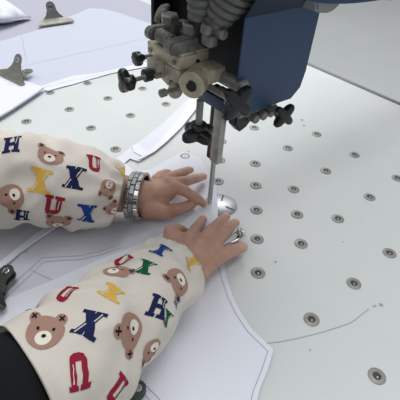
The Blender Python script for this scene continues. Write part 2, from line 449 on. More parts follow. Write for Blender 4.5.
# ---------------------------------------------------------------- band knife machine
mc = empty('band_knife_machine', (-.9,0,0), 'blue band knife cutting machine with black knobs hanging over the table', 'machine')
UL, UR, VF, VB, ZB, ZS = -2.05, -.14, -1.75, -.3, 1.97, 3.27
bm = NB()
# right cover plate with chamfered lower back corner
prism(bm, [(UR,VF,ZB),(UR,VB-.22,ZB-.04),(UR,VB-.05,ZB+.1),(UR,VB,ZB+.35),(UR,VB,ZS),(UR,VF,ZS)], (-.02,0,0))
build('side_cover', bm, M['blue'], mc, smooth=False)
bm = NB()
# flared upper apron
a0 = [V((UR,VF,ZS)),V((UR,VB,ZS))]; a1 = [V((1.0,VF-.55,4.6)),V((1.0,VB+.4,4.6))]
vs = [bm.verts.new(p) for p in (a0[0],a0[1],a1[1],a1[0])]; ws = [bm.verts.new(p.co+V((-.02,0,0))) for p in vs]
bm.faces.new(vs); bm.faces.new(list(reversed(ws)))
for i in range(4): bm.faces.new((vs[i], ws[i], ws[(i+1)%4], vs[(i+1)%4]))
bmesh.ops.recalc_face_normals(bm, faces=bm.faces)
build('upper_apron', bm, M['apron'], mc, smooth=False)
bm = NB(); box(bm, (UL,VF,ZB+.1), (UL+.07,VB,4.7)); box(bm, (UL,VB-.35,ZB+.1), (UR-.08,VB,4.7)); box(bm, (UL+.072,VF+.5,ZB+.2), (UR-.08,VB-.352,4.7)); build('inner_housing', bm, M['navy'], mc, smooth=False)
bm = NB(); box(bm, (-.98,VF,ZB-.02), (UR-.0,VF+.08,ZB+.16), .015); build('front_lip', bm, M['blue'], mc)
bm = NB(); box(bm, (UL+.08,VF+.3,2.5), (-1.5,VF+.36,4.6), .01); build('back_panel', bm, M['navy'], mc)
# upper arm with a curved lower edge
bm = NB()
pts = [pl(x,y,0,.38) for x,y in ((300,-2),(310,1.2),(322,4),(338,5),(356,4.4),(374,2.4),(392,-.6),(415,-6))]
pts.append(V((.38,6.4,pts[-1].z+.4)))
pts = catmull(pts, 4)
up = [V((.38,pts[-1].y,6.6)), V((.38,pts[0].y-2.2,6.6)), V((.38,pts[0].y-2.2,4.75))]
prism(bm, pts+up, (-1.6,0,0), bev=.05); build('upper_arm', bm, M['blue2'], mc)
bm = NB(); box(bm, (-.5,5.3,-9.44), (.38,6.4,4.6), .05); build('column', bm, M['blue2'], mc)
bm = NB()
g = [pl(x,y,0,.1) for x,y in ((316,0),(317,12),(321,13.5),(329,13.6),(335,11),(340,6),(341,0))]
prism(bm, g, (-.3,0,0), bev=.03); build('lamp_bracket', bm, M['fixture'], mc)
# blade and guard
bm = NB(); box(bm, (-.605,-1.62,.03), (-.555,-1.56,1.1)); build('blade', bm, M['blade'], mc, smooth=False)
bm = NB(); box(bm, (-.64,-1.64,.95), (-.46,-1.52,2.2), .02); build('guard_bar', bm, M['post'], mc)
bm = NB(); box(bm, (-.72,-1.63,.97), (-.645,-1.54,2.2), .008); build('guard_backing', bm, M['black'], mc)
bm = NB(); prism(bm, [(-.42,-1.55,1.95),(-.42,-1.55,1.72),(-.42,-1.42,1.58),(-.42,-1.3,1.62),(-.42,-1.1,1.82),(-.42,-1.1,1.95)], (.16,0,0), bev=.02); build('guard_bracket', bm, M['black'], mc)
bm = NB(); box(bm, (-.5,-1.55,1.86), (-.2,-.75,1.96), .02); build('bottom_rail', bm, M['iron'], mc)
bm = NB()
for v in (-1.25,-1.08,-.92): cyl(bm, (-.3,v,1.8), (-.12,v,1.8), .07, 16, bev=.015)
cyl(bm, (-.25,-1.3,1.78), (-.25,-.7,1.78), .05, 14); build('lock_nut', bm, M['iron'], mc)
# bellows
def bellows(p, ax, n, r0, r1, step):
    bm = NB(); prof = []
    for i in range(n):
        r = r0+(r1-r0)*i/n; t = i*step
        prof += [(t, r*.9), (t+step*.2, r), (t+step*.7, r*1.01), (t+step*.86, r*.9)]
    lathe(bm, prof, p, ax, 32); return build('bellows', bm, M['rubber'], mc)
p1 = pl(200,20,1,-1.85); bellows(p1, (0.03,.0,1), 7, .16, .25, .1)
p2 = pl(215,26,1,-1.8); bellows(p2, (.42,.2,1), 8, .15, .4, .11)
bm = NB(); lathe(bm, [(0,.07),(.05,.13),(.22,.13),(.26,.16),(.36,.16)], p1-V((0,0,.3)), (0,0,1), 20); lathe(bm, [(0,.07),(.06,.13),(.22,.13),(.3,.15)], p2-V((.11,.05,.26)), (.42,.2,1), 20)
build('hose_stub', bm, M['black'], mc)
# clamp casting
BV = -2.2
bm = NB(); box(bm, (-1.5,BV,2.51), (-.77,-1.7,2.68), .012); box(bm, (-1.5,BV+.1,2.68), (-1.35,-1.7,2.73), .01); box(bm, (-.99,BV+.02,2.68), (-.78,-1.7,2.74), .01); build('clamp_plate', bm, M['brass'], mc)
bm = NB(); box(bm, (-1.33,BV-.012,2.66), (-1.01,BV+.25,2.70), .008); box(bm, (-1.2,BV+.03,2.695), (-1.02,-1.75,2.72), .006); build('slide_gib', bm, M['brass2'], mc)
for q in ((-1.42,BV-.004,2.58),(-.88,BV-.004,2.59)):
    bm = NB(); lathe(bm, [(0,.035),(.02,.035),(.025,.025)], q, (0,-1,0), 14); build('screw', bm, M['bolt'], mc)
bm = NB(); lathe(bm, [(0,.03),(.015,.03)], (-.768,-1.9,2.58), (1,0,0), 14); build('screw', bm, M['black'], mc)
bm = NB(); box(bm, (-1.13,BV+.02,2.3), (-.79,-1.7,2.49), .015); box(bm, (-1.32,BV+.12,2.34), (-1.12,-1.75,2.5), .015); box(bm, (-1.1,BV+.1,2.2), (-.85,-1.8,2.31), .02); build('clamp_block', bm, M['brass2'], mc)
bm = NB(); box(bm, (-1.3,BV+.06,2.18), (-1.06,BV+.16,2.36), .02, rot=Matrix.Rotation(.3,3,'Y')); build('strut', bm, M['brass2'], mc)
# two fork arms with bolts, spring between
def fork(u, vf, vb, z0, z1, hw):
    bm = NB(); o = []
    for k in range(9):
        t = PI/2+PI*k/8; o.append((u, vf+ (z1-z0)/2*math.cos(t), (z0+z1)/2+(z1-z0)/2*math.sin(t)))
    o += [(u, vb, z0), (u, vb, z1)]
    prism(bm, [V(p)-V((hw,0,0)) for p in o], (2*hw,0,0), bev=.02); return build('fork_arm', bm, M['iron'], mc)
f1 = pl(149,33,1,-2.3); f2 = pl(171,46,1,-2.3)
fork(f1.x, -2.26, -1.7, f1.z-.09, f1.z+.08, .065); fork(f2.x+.02, -2.3, -1.7, f2.z-.1, f2.z+.085, .075)
bm = NB(); box(bm, (f1.x-.05,-1.86,f1.z-.12), (f2.x+.1,-1.72,f1.z-.02), .02); build('fork_bridge', bm, M['iron'], mc)
def hexbolt(p, ax, r, h, name='bolt', m='bolt', sh=.0):
    bm = NB(); lathe(bm, [(0,r*1.0),(h*.8,r),(h,r*.86)], p, ax, 6); 
    if sh: cyl(bm, V(p)-V(ax)*sh, p, r*.8, 16)
    return build(name, bm, M[m], mc, smooth=False)
b1 = pl(170,19,1,-1.95); b2 = pl(191,28,1,-1.95)
hexbolt(b1-V((0,0,.05)), V((0,0,1)), .125, .12, sh=.2); hexbolt(b2-V((0,0,.05)), V((0,0,1)), .125, .12, sh=.28)
bm = NB(); cyl(bm, (f1.x,-2.2,f1.z-.02), (f2.x,-2.2,f2.z-.0), .045, 12); build('rod', bm, M['bolt'], mc)
bm = NB(); hp = []
for i in range(100):
    t = i/99; a = t*2*PI*7; c = V((f1.x+.09,-2.2,f1.z-.01)).lerp(V((f2.x-.08,-2.2,f2.z)), t); hp.append(c+V((0,math.cos(a)*.075,math.sin(a)*.075)))
tube(bm, hp, .018, 6); build('spring', bm, M['bolt'], mc, smooth='all')
# curved lever behind the left bolt
bm = NB(); tube(bm, catmull([pl(x,y,1,-1.85) for x,y in ((157,21),(159,13),(163,8),(168,7))], 5), .045, 10); build('lever', bm, M['iron'], mc, smooth='all')
# side parts in front of the right bellows
b3 = pl(222,34,1,-1.85); bm = NB(); cyl(bm, b3-V((.2,0,.0)), b3+V((.06,-.0,0)), .065, 16, bev=.02); build('pivot_pin', bm, M['iron'], mc)
b4 = pl(209,30,1,-1.95); bm = NB(); lathe(bm, [(0,.06),(.02,.08),(.1,.08),(.13,.06)], b4-V((.05,0,.06)), (.2,0,1), 18); box(bm, b4+V((-.1,-.04,-.2)), b4+V((.08,.1,-.06)), .03); build('hinge', bm, M['iron'], mc)
b5 = pl(226,80,1,-1.72); bm = NB(); cyl(bm, b5-V((.3,-.05,0)), b5+V((.3,.05,.0)), .1, 18, bev=.02); build('cross_shaft', bm, M['iron'], mc)
# round guide
gc = pl(191,86,1,-2.16)
bm = NB(); lathe(bm, [(0,.0),(0.001,.075),(0,.085),(0,.165),(.02,.185),(.36,.185),(.38,.165)], gc, (-.5,1,.05), 36, capped=False)
box(bm, gc+V((-.2,.2,.0)), gc+V((.12,.5,.2)), .03); build('blade_guide', bm, M['brass'], mc)
bm = NB(); cyl(bm, gc-V((-.002,.004,0)), gc+V((-.02,.05,0)), .078, 24); build('guide_bore', bm, M['black'], mc)
# lug on the left with thumb nut and knobs
lg = pl(152,68,1,-2.3)
bm = NB(); box(bm, (lg.x-.1,-2.32,lg.z-.12), (lg.x+.12,-1.9,lg.z+.12), .015); build('lug', bm, M['brass2'], mc)
def star_knob(c, ax, R, n, h, name='knob', stem=.0, sr=.035, lobe=.42, ph=0., sd=None):
    """c = knob centre of the back face, ax points away from the machine, stem reaches back"""
    a, b, d = frame(ax); c = V(c); bm = NB()
    N = 64; rings = []
    for (t, k) in ((0,.62),(.12*h,.88),(.3*h,1),(.7*h,1),(.9*h,.9),(h,.66)):
        ring = []
        for i in range(N):
            th = 2*PI*i/N; r = R*(1-lobe*.5+lobe*.5*math.cos(n*th+ph))
            r = R*(1-lobe) + (r-R*(1-lobe)) ; ring.append(bm.verts.new(c+d*t+(a*math.cos(th)+b*math.sin(th))*(r*k)))
        rings.append(ring)
    for i in range(len(rings)-1):
        for k in range(N): bm.faces.new((rings[i][k],rings[i][(k+1)%N],rings[i+1][(k+1)%N],rings[i+1][k]))
    bm.faces.new(list(reversed(rings[0]))); bm.faces.new(rings[-1])
    lathe(bm, [(-.4*h,R*.42),(.02,R*.5)], c, d, 20)
    o = build(name, bm, M['knob'], mc, smooth='all')
    if stem:
        bm = NB(); cyl(bm, c-(V(sd).normalized() if sd else d)*stem, c-d*.3*h, sr, 14); build('stem', bm, M['iron'], o)
    return o
bm = NB(); n0 = pl(147.5,75,1,-2.42); lathe(bm, [(-.1,.06),(-.06,.06),(-.05,.088),(.05,.088),(.06,.07)], n0, (0,-1,0), 24); build('thumb_nut', bm, M['black'], mc)
k1 = pl(130,81,1,-2.72); star_knob(k1, (0,-1,0), .18, 3, .13, stem=.5, sr=.032)
k2 = pl(141,58,1,-2.12); star_knob(k2, (0,-1,0), .11, 8, .12, stem=.5, lobe=.1)
k3 = pl(234,101,0,-.02); k3v = k3.y
star_knob(V((k3.x,k3.y,k3.z)), (1,-.25,.15), .26, 4, .16, stem=.75, sr=.045, lobe=.52, ph=PI, sd=(1,0,0))
k4 = pl(281,114,0,.05); star_knob(k4, (1,-.2,.1), .2, 4, .13, stem=.4, sr=.04, lobe=.52, ph=PI, sd=(1,0,0))
k5 = pl(198.5,126,1,-2.1); star_knob(k5+V((0,0,-.03)), (0,0,-1), .27, 4, .17, stem=.42, sr=.05, lobe=.5)
# ball joint with thumb screw
bj = pl(175,91,1,-2.15); bm = NB(); bmesh.ops.create_uvsphere(bm, u_segments=24, v_segments=16, radius=.105, matrix=Matrix.Translation(bj)); build('ball_joint', bm, M['brass2'], mc, smooth='all')
ts = pl(163,93,1,-2.42); bm = NB(); lathe(bm, [(-.3,.03),(-.04,.03),(-.04,.055),(.04,.055),(.05,.04)], ts, (0,-1,0), 16); build('thumb_screw', bm, M['iron'], mc)

# ---------------------------------------------------------------- person
pr = empty('person', (-1.6,-8.2,-9.444), 'person in black jacket and cream bear print oversleeves guiding fabric with both hands', 'person')
def capsule(bm, p0, p1, r0, r1, n=16, flat=None):
    """tapered capsule; flat=(normal, factor) squashes the section along normal"""
    p0 = V(p0); p1 = V(p1); d = p1-p0; L = d.length
    a, b, dd = frame(d, flat[0] if flat else None) if L > 1e-5 else (V((1,0,0)),V((0,1,0)),V((0,0,1)))
    fx, fb = 1, (flat[1] if flat else 1)
    prof = []
    for k in range(7):
        t = -PI/2 + PI/2*k/6; prof.append((math.sin(t)*r0, math.cos(t)*r0, 0))
    for k in range(7):
        t = PI/2*k/6; prof.append((L+math.sin(t)*r1, math.cos(t)*r1, 0))
    rings = [[bm.verts.new(p0+dd*t+(a*math.cos(2*PI*k/n)+b*math.sin(2*PI*k/n)*fb)*max(r,1e-3)) for k in range(n)] for t, r, _ in prof]
    for i in range(len(rings)-1):
        for k in range(n): bm.faces.new((rings[i][k],rings[i][(k+1)%n],rings[i+1][(k+1)%n],rings[i+1][k]))
    bm.faces.new(list(reversed(rings[0]))); bm.faces.new(rings[-1])
def chain(bm, pts, flat=None):
    """pts = [(pos, radius)...]"""
    for i in range(len(pts)-1): capsule(bm, pts[i][0], pts[i+1][0], pts[i][1], pts[i+1][1], flat=flat)
def remeshed(name, bm, mats, parent, voxel, smooth_it, factor=.5):
    o = build(name, bm, mats, parent, smooth='all')
    r = o.modifiers.new('r','REMESH'); r.mode = 'VOXEL'; r.voxel_size = voxel; r.use_smooth_shade = True
    if smooth_it:
        q = o.modifiers.new('s','SMOOTH'); q.iterations = smooth_it; q.factor = factor
    bpy.context.view_layer.update()
    dg = bpy.context.evaluated_depsgraph_get()
    me = bpy.data.meshes.new_from_object(o.evaluated_get(dg))
    o.modifiers.clear(); old = o.data; o.data = me; bpy.data.meshes.remove(old); me.name = name
    me.materials.clear()
    for m in (mats if isinstance(mats, (list, tuple)) else [mats]): me.materials.append(m)
    for p in me.polygons: p.use_smooth = True; p.material_index = 0
    return o
P = lambda x,y,z: at(x,y,z)
body = NB(); NAILS = []
def finger(pts, nail=True, up=V((0,0,1)), nl=.085, nw=.055):
    q = [(P(*p[:3]), p[3]) for p in pts]; chain(body, q)
    # slight knuckle swellings
    for (c, r) in q[1:-1]: capsule(body, c, c+V((1e-3,0,0)), r*1.06, r*1.06, 12)
    capsule(body, q[0][0]+V((0,0,.012)), q[0][0]+V((1e-3,0,.012)), q[0][1]*1.04, q[0][1]*1.04, 12)
    if nail:
        d = (q[-1][0]-q[-2][0]).normalized(); u = (up-d*up.dot(d)).normalized()
        NAILS.append((q[-1][0]-d*.02+u*q[-1][1]*.9, d, u, nl, nw))
    return q
# left hand (lower), palm down, clip pinched between thumb and index
LW = P(184,271,.52)
li = finger([(208,251,.42,.105),(222,236,.36,.092),(230,227,.24,.084),(235.5,222.5,.15,.074)])
lm = finger([(199,244,.47,.105),(212,230,.42,.093),(220,222,.27,.085),(226,216.5,.155,.075)])
lr = finger([(189,239,.45,.1),(196,229,.38,.09),(200,223.5,.25,.082),(203,219,.15,.072)])
lp = finger([(171,232.5,.38,.112),(179,229.5,.28,.085),(185,232,.19,.075),(188,236,.14,.066)], nail=False)
lt = finger([(196,273,.42,.16),(211,261,.36,.125),(228,252.5,.27,.1),(242.5,247,.18,.085)], up=V((.5,.2,.9)), nl=.1, nw=.065)
for q, r in ((li,.17),(lm,.175),(lr,.165),(lp,.14)): capsule(body, LW+(q[0][0]-LW)*.12, q[0][0]-V((0,0,.05)), r, q[0][1]*1.12)
for a, b in ((li,lm),(lm,lr),(lr,lp)): capsule(body, a[0][0]-V((0,0,.04)), b[0][0]-V((0,0,.04)), .1, .1)
capsule(body, lt[0][0], li[0][0]-V((0,0,.12)), .13, .09); capsule(body, LW, lt[0][0], .2, .15)
capsule(body, lt[1][0]-V((0,0,.02)), li[0][0]-V((0,0,.1)), .07, .07)
# right hand (upper), index pressing beside the blade
RW = P(141,196,.42)
ri = finger([(172,187,.46,.108),(183,190,.42,.096),(195,197,.26,.086),(203,203,.11,.074)])
rm = finger([(169,183.5,.48,.105),(184,181.5,.4,.093),(196,178.5,.26,.084),(203.5,176.5,.13,.073)])
rr = finger([(164,180,.45,.1),(177,174.5,.36,.09),(185,171.5,.24,.08),(190.5,169.7,.12,.07)])
rp = finger([(156,180,.38,.09),(160,175.5,.31,.082),(165,173,.2,.074),(168.5,172,.11,.064)])
rt = finger([(148,208,.3,.17),(164,212,.23,.12),(180,208.5,.17,.1),(192,204.5,.11,.082)], nail=False)
for q, r in ((ri,.18),(rm,.18),(rr,.17),(rp,.15)): capsule(body, RW+(q[0][0]-RW)*.12, q[0][0]-V((0,0,.05)), r, q[0][1]*1.12)
for a, b in ((ri,rm),(rm,rr),(rr,rp)): capsule(body, a[0][0]-V((0,0,.04)), b[0][0]-V((0,0,.04)), .1, .1)
capsule(body, RW, rt[0][0], .22, .17); capsule(body, rt[0][0], ri[0][0]-V((0,0,.16)), .14, .08); capsule(body, rt[0][0], rt[1][0], .17, .13)
# arms, trunk, neck, head, legs
LE = P(-40,425,1.15); LS = V((.25,-7.9,4.2)); RE = V((-2.75,-5.05,.95)); RS = V((-3.35,-7.6,4.2))
lf = V(P(100,338,.82)); rf = V(P(70,186,.6))
chain(body, [(LW,.27),(lf,.4),(LE,.44),(LS,.55)]); chain(body, [(RW,.27),(rf,.4),(RE,.44),(RS,.55)])
CH = V((-1.6,-8.0,3.5)); PE = V((-1.6,-8.4,-.4)); NK = V((-1.6,-7.75,5.0)); HD = V((-1.6,-7.35,6.2))
capsule(body, LS, CH, .55, .9); capsule(body, RS, CH, .55, .9); capsule(body, CH, PE, 1.05, 1.0); capsule(body, CH, NK, .6, .5); capsule(body, NK, HD-V((0,.0,.3)), .52, .52)
chain(body, [(HD+V((0,-.1,.15)),.86),(HD+V((0,.28,-.45)),.6)]); capsule(body, HD+V((0,.62,-.05)), HD+V((0,.85,-.3)), .1, .15)
for s in (-1,1):
    capsule(body, HD+V((s*.82,-.1,.05)), HD+V((s*.86,-.1,-.2)), .16, .1)
    chain(body, [(PE+V((s*.5,0,0)),.75),(V((-1.6+s*.6,-8.3,-4.6)),.5),(V((-1.6+s*.6,-8.4,-8.9)),.34),(V((-1.6+s*.65,-7.5,-9.15)),.26)])
bo = remeshed('body', body, [M['skin'], M['nail'], M['lipm'], M['eyew'], M['pblack']], pr, .0019, 6)
def paint(o, c, d, u, L, w, mi, depth=.05):
    c = W(c)-wloc(o); r = d.cross(u).normalized()
    for p in o.data.polygons:
        q = (p.center-c)
        if q.length > .02: continue
        q = q/S; x, y, z = q.dot(r), q.dot(d), q.dot(u)
        if (x/w)**2+(y/L)**2 < 1 and abs(z) < depth and p.normal.dot(u) > .25: p.material_index = mi
for (c, d, u, L, w) in NAILS: paint(bo, c, d, u, L, w, 1)
for s in (-1,1):
    for (r, mi) in ((.13,3),(.065,4)): paint(bo, HD+V((s*.32,.72,-.02)), V((1,0,0)), V((0,1,0)), r, r*.55 if mi == 3 else r, mi, .4)
paint(bo, HD+V((0,.8,-.68)), V((1,0,0)), V((0,1,0)), .22, .06, 2, .4)
# clothes on the trunk and upper arms
jk = NB()
chain(jk, [(P(40,381,.92),.50),(LE,.68),(LS,.78)]); chain(jk, [(RE+V((.15,.3,0)),.6),(RE,.64),(RS,.78)])
capsule(jk, LS, CH, .78, 1.1); capsule(jk, RS, CH, .78, 1.1); capsule(jk, CH, PE, 1.25, 1.22); capsule(jk, CH, NK-V((0,0,.1)), .8, .66)
remeshed('jacket', jk, M['jacket'], pr, .006, 8)
tr = NB()
for s in (-1,1): chain(tr, [(PE+V((s*.5,0,0)),.95),(V((-1.6+s*.6,-8.3,-4.6)),.68),(V((-1.6+s*.6,-8.4,-8.6)),.5)])
remeshed('trousers', tr, M['trouser'], pr, .008, 6)
for s in (-1,1):
    sh = NB(); capsule(sh, V((-1.6+s*.6,-8.5,-9.05)), V((-1.6+s*.66,-7.3,-9.12)), .38, .32); remeshed('shoe', sh, M['shoe'], pr, .006, 3)
hr = NB(); capsule(hr, HD+V((0,-.25,.3)), HD+V((0,-.35,-.4)), .9, .75); capsule(hr, HD+V((0,-.9,-.2)), HD+V((0,-1.2,-1.0)), .35, .2); remeshed('hair', hr, M['hair'], pr, .006, 3)

# ------------------------------------------------ oversleeves with print
def tri_fill(poly, step=.06):
    b = bmesh.new(); vs = [b.verts.new((x,y,0)) for x,y in poly]
    es = [b.edges.new((vs[i],vs[(i+1)%len(vs)])) for i in range(len(vs))]
    bmesh.ops.triangle_fill(b, use_beauty=True, edges=es)
    for _ in range(4):
        lg = [e for e in b.edges if e.calc_length() > step]
        if not lg: break
        bmesh.ops.subdivide_edges(b, edges=lg, cuts=1); bmesh.ops.triangulate(b, faces=[f for f in b.faces if len(f.verts) > 3])
    b.verts.index_update()
    r = ([tuple(v.co[:2]) for v in b.verts], [[v.index for v in f.verts] for f in b.faces]); b.free(); return r
def ell(cx, cy, rx, ry, n=22, rot=0):
    return [(cx+rx*math.cos(t)*math.cos(rot)-ry*math.sin(t)*math.sin(rot), cy+rx*math.cos(t)*math.sin(rot)+ry*math.sin(t)*math.cos(rot)) for t in [2*PI*k/n for k in range(n)]]
def bar(x0,y0,x1,y1,w):
    d = math.hypot(x1-x0,y1-y0); nx, ny = -(y1-y0)/d*w/2, (x1-x0)/d*w/2
    return [(x0+nx,y0+ny),(x0-nx,y0-ny),(x1-nx,y1-ny),(x1+nx,y1+ny)]
def rect(x0,y0,x1,y1): return [(x0,y0),(x1,y0),(x1,y1),(x0,y1)]
# letters in a box of height 2 (y -1..1)
LET = {
 'X': [[(-.72,1),(-.1,1),(.74,-1),(.12,-1)], [(.12,1),(.7,1),(-.14,-1),(-.74,-1)], rect(-.85,.72,.0,1), rect(.08,.72,.82,1), rect(-.85,-1,-.05,-.72), rect(.02,-1,.86,-.72)],
 'H': [rect(-.68,-1,-.22,1), rect(.22,-1,.68,1), rect(-.3,-.22,.3,.2), rect(-.86,.7,-.06,1), rect(.06,.7,.86,1), rect(-.86,-1,-.06,-.7), rect(.06,-1,.86,-.7)],
 'U': [rect(-.66,-.5,-.22,1), rect(.22,-.5,.66,1), [(-.66,-.5),(-.5,-.86),(-.2,-1),(.2,-1),(.5,-.86),(.66,-.5),(.22,-.5),(-.22,-.5)], rect(-.84,.7,-.06,1), rect(.06,.7,.84,1)],
}
SLIT = {'X': [(-.55,-.95,-.2,-.15,.09),(.2,.15,.5,.85,.08)], 'H': [(.5,.9,.36,-.05,.08)], 'U': [(.48,.62,.4,-.4,.08)]}
PM = ['sleeve','bear','bearlight','pblack','pnavy','pblue','pred','pgold','pgreen']
PI_ = {k:i for i,k in enumerate(PM)}
def motif(kind, col):
    L = []
    if kind == 'bear':
        L += [(ell(-.72,.72,.34,.34),'bear',0),(ell(.72,.72,.34,.34),'bear',0),(ell(0,0,1.0,.86,30),'bear',1),(ell(0,-.3,.44,.36),'bearlight',2),(ell(0,-.2,.13,.09),'pblack',3),
              (ell(-.42,.14,.085,.085,12),'pblack',2),(ell(.42,.14,.085,.085,12),'pblack',2)]
        for s in (-1,1):
            for t in (1,-1): L.append((bar(s*.76-.14,.76-.14*t,s*.76+.14,.76+.14*t,.09),'pblack',2))
    else:
        for q in LET[kind]: L.append((q,col,0))
        for q in SLIT[kind]: L.append((bar(*q),'sleeve',1))
    return L
class Sleeve:
    def __init__(s, pts, seed, amp=1.0, ups=(0,0,1)):
        """pts = [(pos, radius sideways, radius upwards)] from cuff to upper end"""
        s.seed = seed; s.amp = amp
        cen = catmull([p[0] for p in pts], 12); ra = []
        ext = [V((p[1],p[2],0)) for p in pts]; ra = catmull(ext, 12)
        s.c = cen; s.r = ra; s.len = [0]
        for i in range(1, len(cen)): s.len.append(s.len[-1]+(cen[i]-cen[i-1]).length)
        s.L = s.len[-1]
    def __call__(s, t, th, off=0.):
        t = min(max(t, 0), s.L*.9999); i = 0
        while s.len[i+1] < t: i += 1
        k = (t-s.len[i])/(s.len[i+1]-s.len[i])
        c = s.c[i].lerp(s.c[i+1], k); r = s.r[i].lerp(s.r[i+1], k)
        d = s.c[min(i+2,len(s.c)-1)]-s.c[max(i-1,0)]
        a, b, d = frame(d)
        n = V((math.cos(th), math.sin(th)))
        # diagonal drag folds and soft crumples
        w = noise.noise(V((t*1.5+s.seed, math.cos(th)*1.1, math.sin(th)*1.1+s.seed*.3)))*.10
        w += noise.noise(V((t*3.4+s.seed*2, math.cos(th)*1.5+t*1.2, math.sin(th)*1.5)))*.085
        w += (1-abs(noise.noise(V((t*1.9+math.sin(th)*1.3+s.seed, t*.6+math.cos(th)*1.6, s.seed)))*2))*.06
        cu = math.exp(-t/.16)+math.exp(-(s.L-t)/.2); w = w*(1-.6*min(1,cu))
        w += (math.exp(-((t-.12)/.1)**2)*.03+math.exp(-((s.L-t)/.13)**2)*.0)*math.sin(th*17+s.seed)
        w *= s.amp
        return c + a*n.x*(r.x+w+off) + b*n.y*(r.y+w+off)
    def nrm(s, t, th):
        e = .03; x = s(t+e,th)-s(t-e,th); y = s(t,th+e)-s(t,th-e); n = y.cross(x).normalized()
        t = min(max(t,0),s.L*.999); i = max(j for j in range(len(s.len)) if s.len[j] <= t)
        return n if n.dot(s(t,th)-s.c[i]) > 0 else -n
    def find(s, px, py):
        best = None
        for it, (t0,t1,h0,h1) in enumerate([(0,s.L,0,2*PI)]):
            for i in range(61):
                for j in range(72):
                    t = s.L*i/60; th = 2*PI*j/72; p = s(t,th); q = pj(p)
                    if s.nrm_fast(t,th,p).dot(CAM-p) < 0: continue
                    e = (q-V((px,py))).length
                    if best is None or e < best[0]: best = (e,t,th)
        s.err = best[0]
        e,t,th = best; st = s.L/60; sh = 2*PI/72
        for _ in range(6):
            for a in (-1,0,1):
                for b in (-1,0,1):
                    p = s(t+a*st*.5, th+b*sh*.5); q = (pj(p)-V((px,py))).length
                    if q < e: e,bt,bh = q,t+a*st*.5,th+b*sh*.5; t,th = bt,bh
            st *= .6; sh *= .6
        return t, th
    def nrm_fast(s, t, th, p):
        i = min(range(len(s.len)), key=lambda j: abs(s.len[j]-t)); return p-s.c[i]
    def mesh(s, name, parent, motifs, NT=110, NH=96):
        bm = bmesh.new(); R = []
        for j in (0,): pass
        rows = [('in',.30,-.05),('in',.10,-.045)] + [('o',s.L*i/NT,0) for i in range(NT+1)] + [('in',s.L-.15,-.05),('in',s.L-.5,-.06)]
        for k, t, off in rows: R.append([bm.verts.new(s(t, 2*PI*h/NH, off)) for h in range(NH)])
        for i in range(len(R)-1):
            for h in range(NH): bm.faces.new((R[i][h],R[i][(h+1)%NH],R[i+1][(h+1)%NH],R[i+1][h]))
        bmesh.ops.recalc_face_normals(bm, faces=bm.faces)
        for (kind, col, px, py, ux, uy, size, *sq) in motifs:
            t0, h0 = s.find(px, py); e = .04
            if s.err > 5: continue
            Ts = (s(t0+e,h0)-s(t0-e,h0))/(2*e); Th = (s(t0,h0+e)-s(t0,h0-e))/(2*e)
            ls, lh = max(Ts.length,.2), max(Th.length,.2)
            p = s(t0,h0); A = (pj(p+Ts/ls*.05)-pj(p))/.05; B = (pj(p+Th/lh*.05)-pj(p))/.05
            det = A.x*B.y-A.y*B.x
            g = V(((ux*B.y-uy*B.x)/det, (A.x*uy-A.y*ux)/det)).normalized()   # up in (s,h) arc space
            sx = 1.0 if det < 0 else -1.0
            rgt = V((g.y,-g.x)) if det < 0 else V((-g.y,g.x))
            # right direction must show clockwise from up in the picture
            wr = sq[0] if sq else 1.0
            for poly, mcol, lay in motif(kind, col):
                vs2, fs = tri_fill([(x*size*wr,y*size) for x,y in poly])
                nv = []
                for x, y in vs2:
                    q = rgt*x+g*y; t = t0+q.x/ls; h = h0+q.y/lh
                    if t < 0 or t > s.L: nv.append(None); continue
                    nv.append(bm.verts.new(s(t, h, .006+.003*lay)))
                for f in fs:
                    if any(nv[i] is None for i in f): continue
                    q = bm.faces.new([nv[i] for i in f]); q.material_index = PI_[mcol]; q.normal_update()
                    c = q.calc_center_median()
                    if q.normal.dot(s.nrm_fast(t0,h0,p)) < 0: q.normal_flip()
        return build(name, bm, [M[k] for k in PM], parent, smooth='all')
LSL = Sleeve([(P(175,266,.52),.41,.37),(P(154,284,.61),.50,.45),(P(126,306,.72),.56,.50),(P(94,338,.82),.58,.54),(P(61,366,.9),.59,.57),(P(26,388,.95),.62,.60)], 3.3)
LSL.mesh('oversleeve', pr, [
 ('X','pgold',190,263,.8,-.5,.125),('X','pblue',161,250,.8,-.55,.12),('bear',None,179,282,-.6,.8,.19,.9),('X','pgreen',145,267,.6,-.8,.12),
 ('X','pgold',112,293,.65,-.75,.135),('bear',None,131,332,-.45,.9,.21,.85),('H','pnavy',159,306,.3,-.95,.125),('X','pnavy',90,323,.5,-.85,.145),
 ('U','pred',79,371,.1,1,.15,.8),('bear',None,45,333,.3,-.95,.19,.85),('X','pnavy',27,314,.8,-.6,.1),('bear',None,116,270,.9,-.4,.15),('U','pred',123,261,.7,-.7,.11),
 ('bear',None,152,351,-.5,.85,.15,.85),('U','pred',119,390,.6,-.8,.13),('U','pred',66,292.5,.7,-.7,.1),('X','pblue',177,302,.3,-.95,.08),('X','pgreen',167,318,.3,-.95,.08),
 ('X','pgold',35,392,.1,-1,.14),('bear',None,115,236+12,.8,-.5,.12)])
RSL = Sleeve([(P(116.5,196,.46),.50,.44),(P(98,191,.56),.62,.5),(P(80,187,.64),.66,.56),(P(45,182,.72),.70,.62),(P(5,177,.82),.74,.70),(P(-40,171,.9),.76,.74),(P(-75,166,1.0),.72,.72)], 8.1)
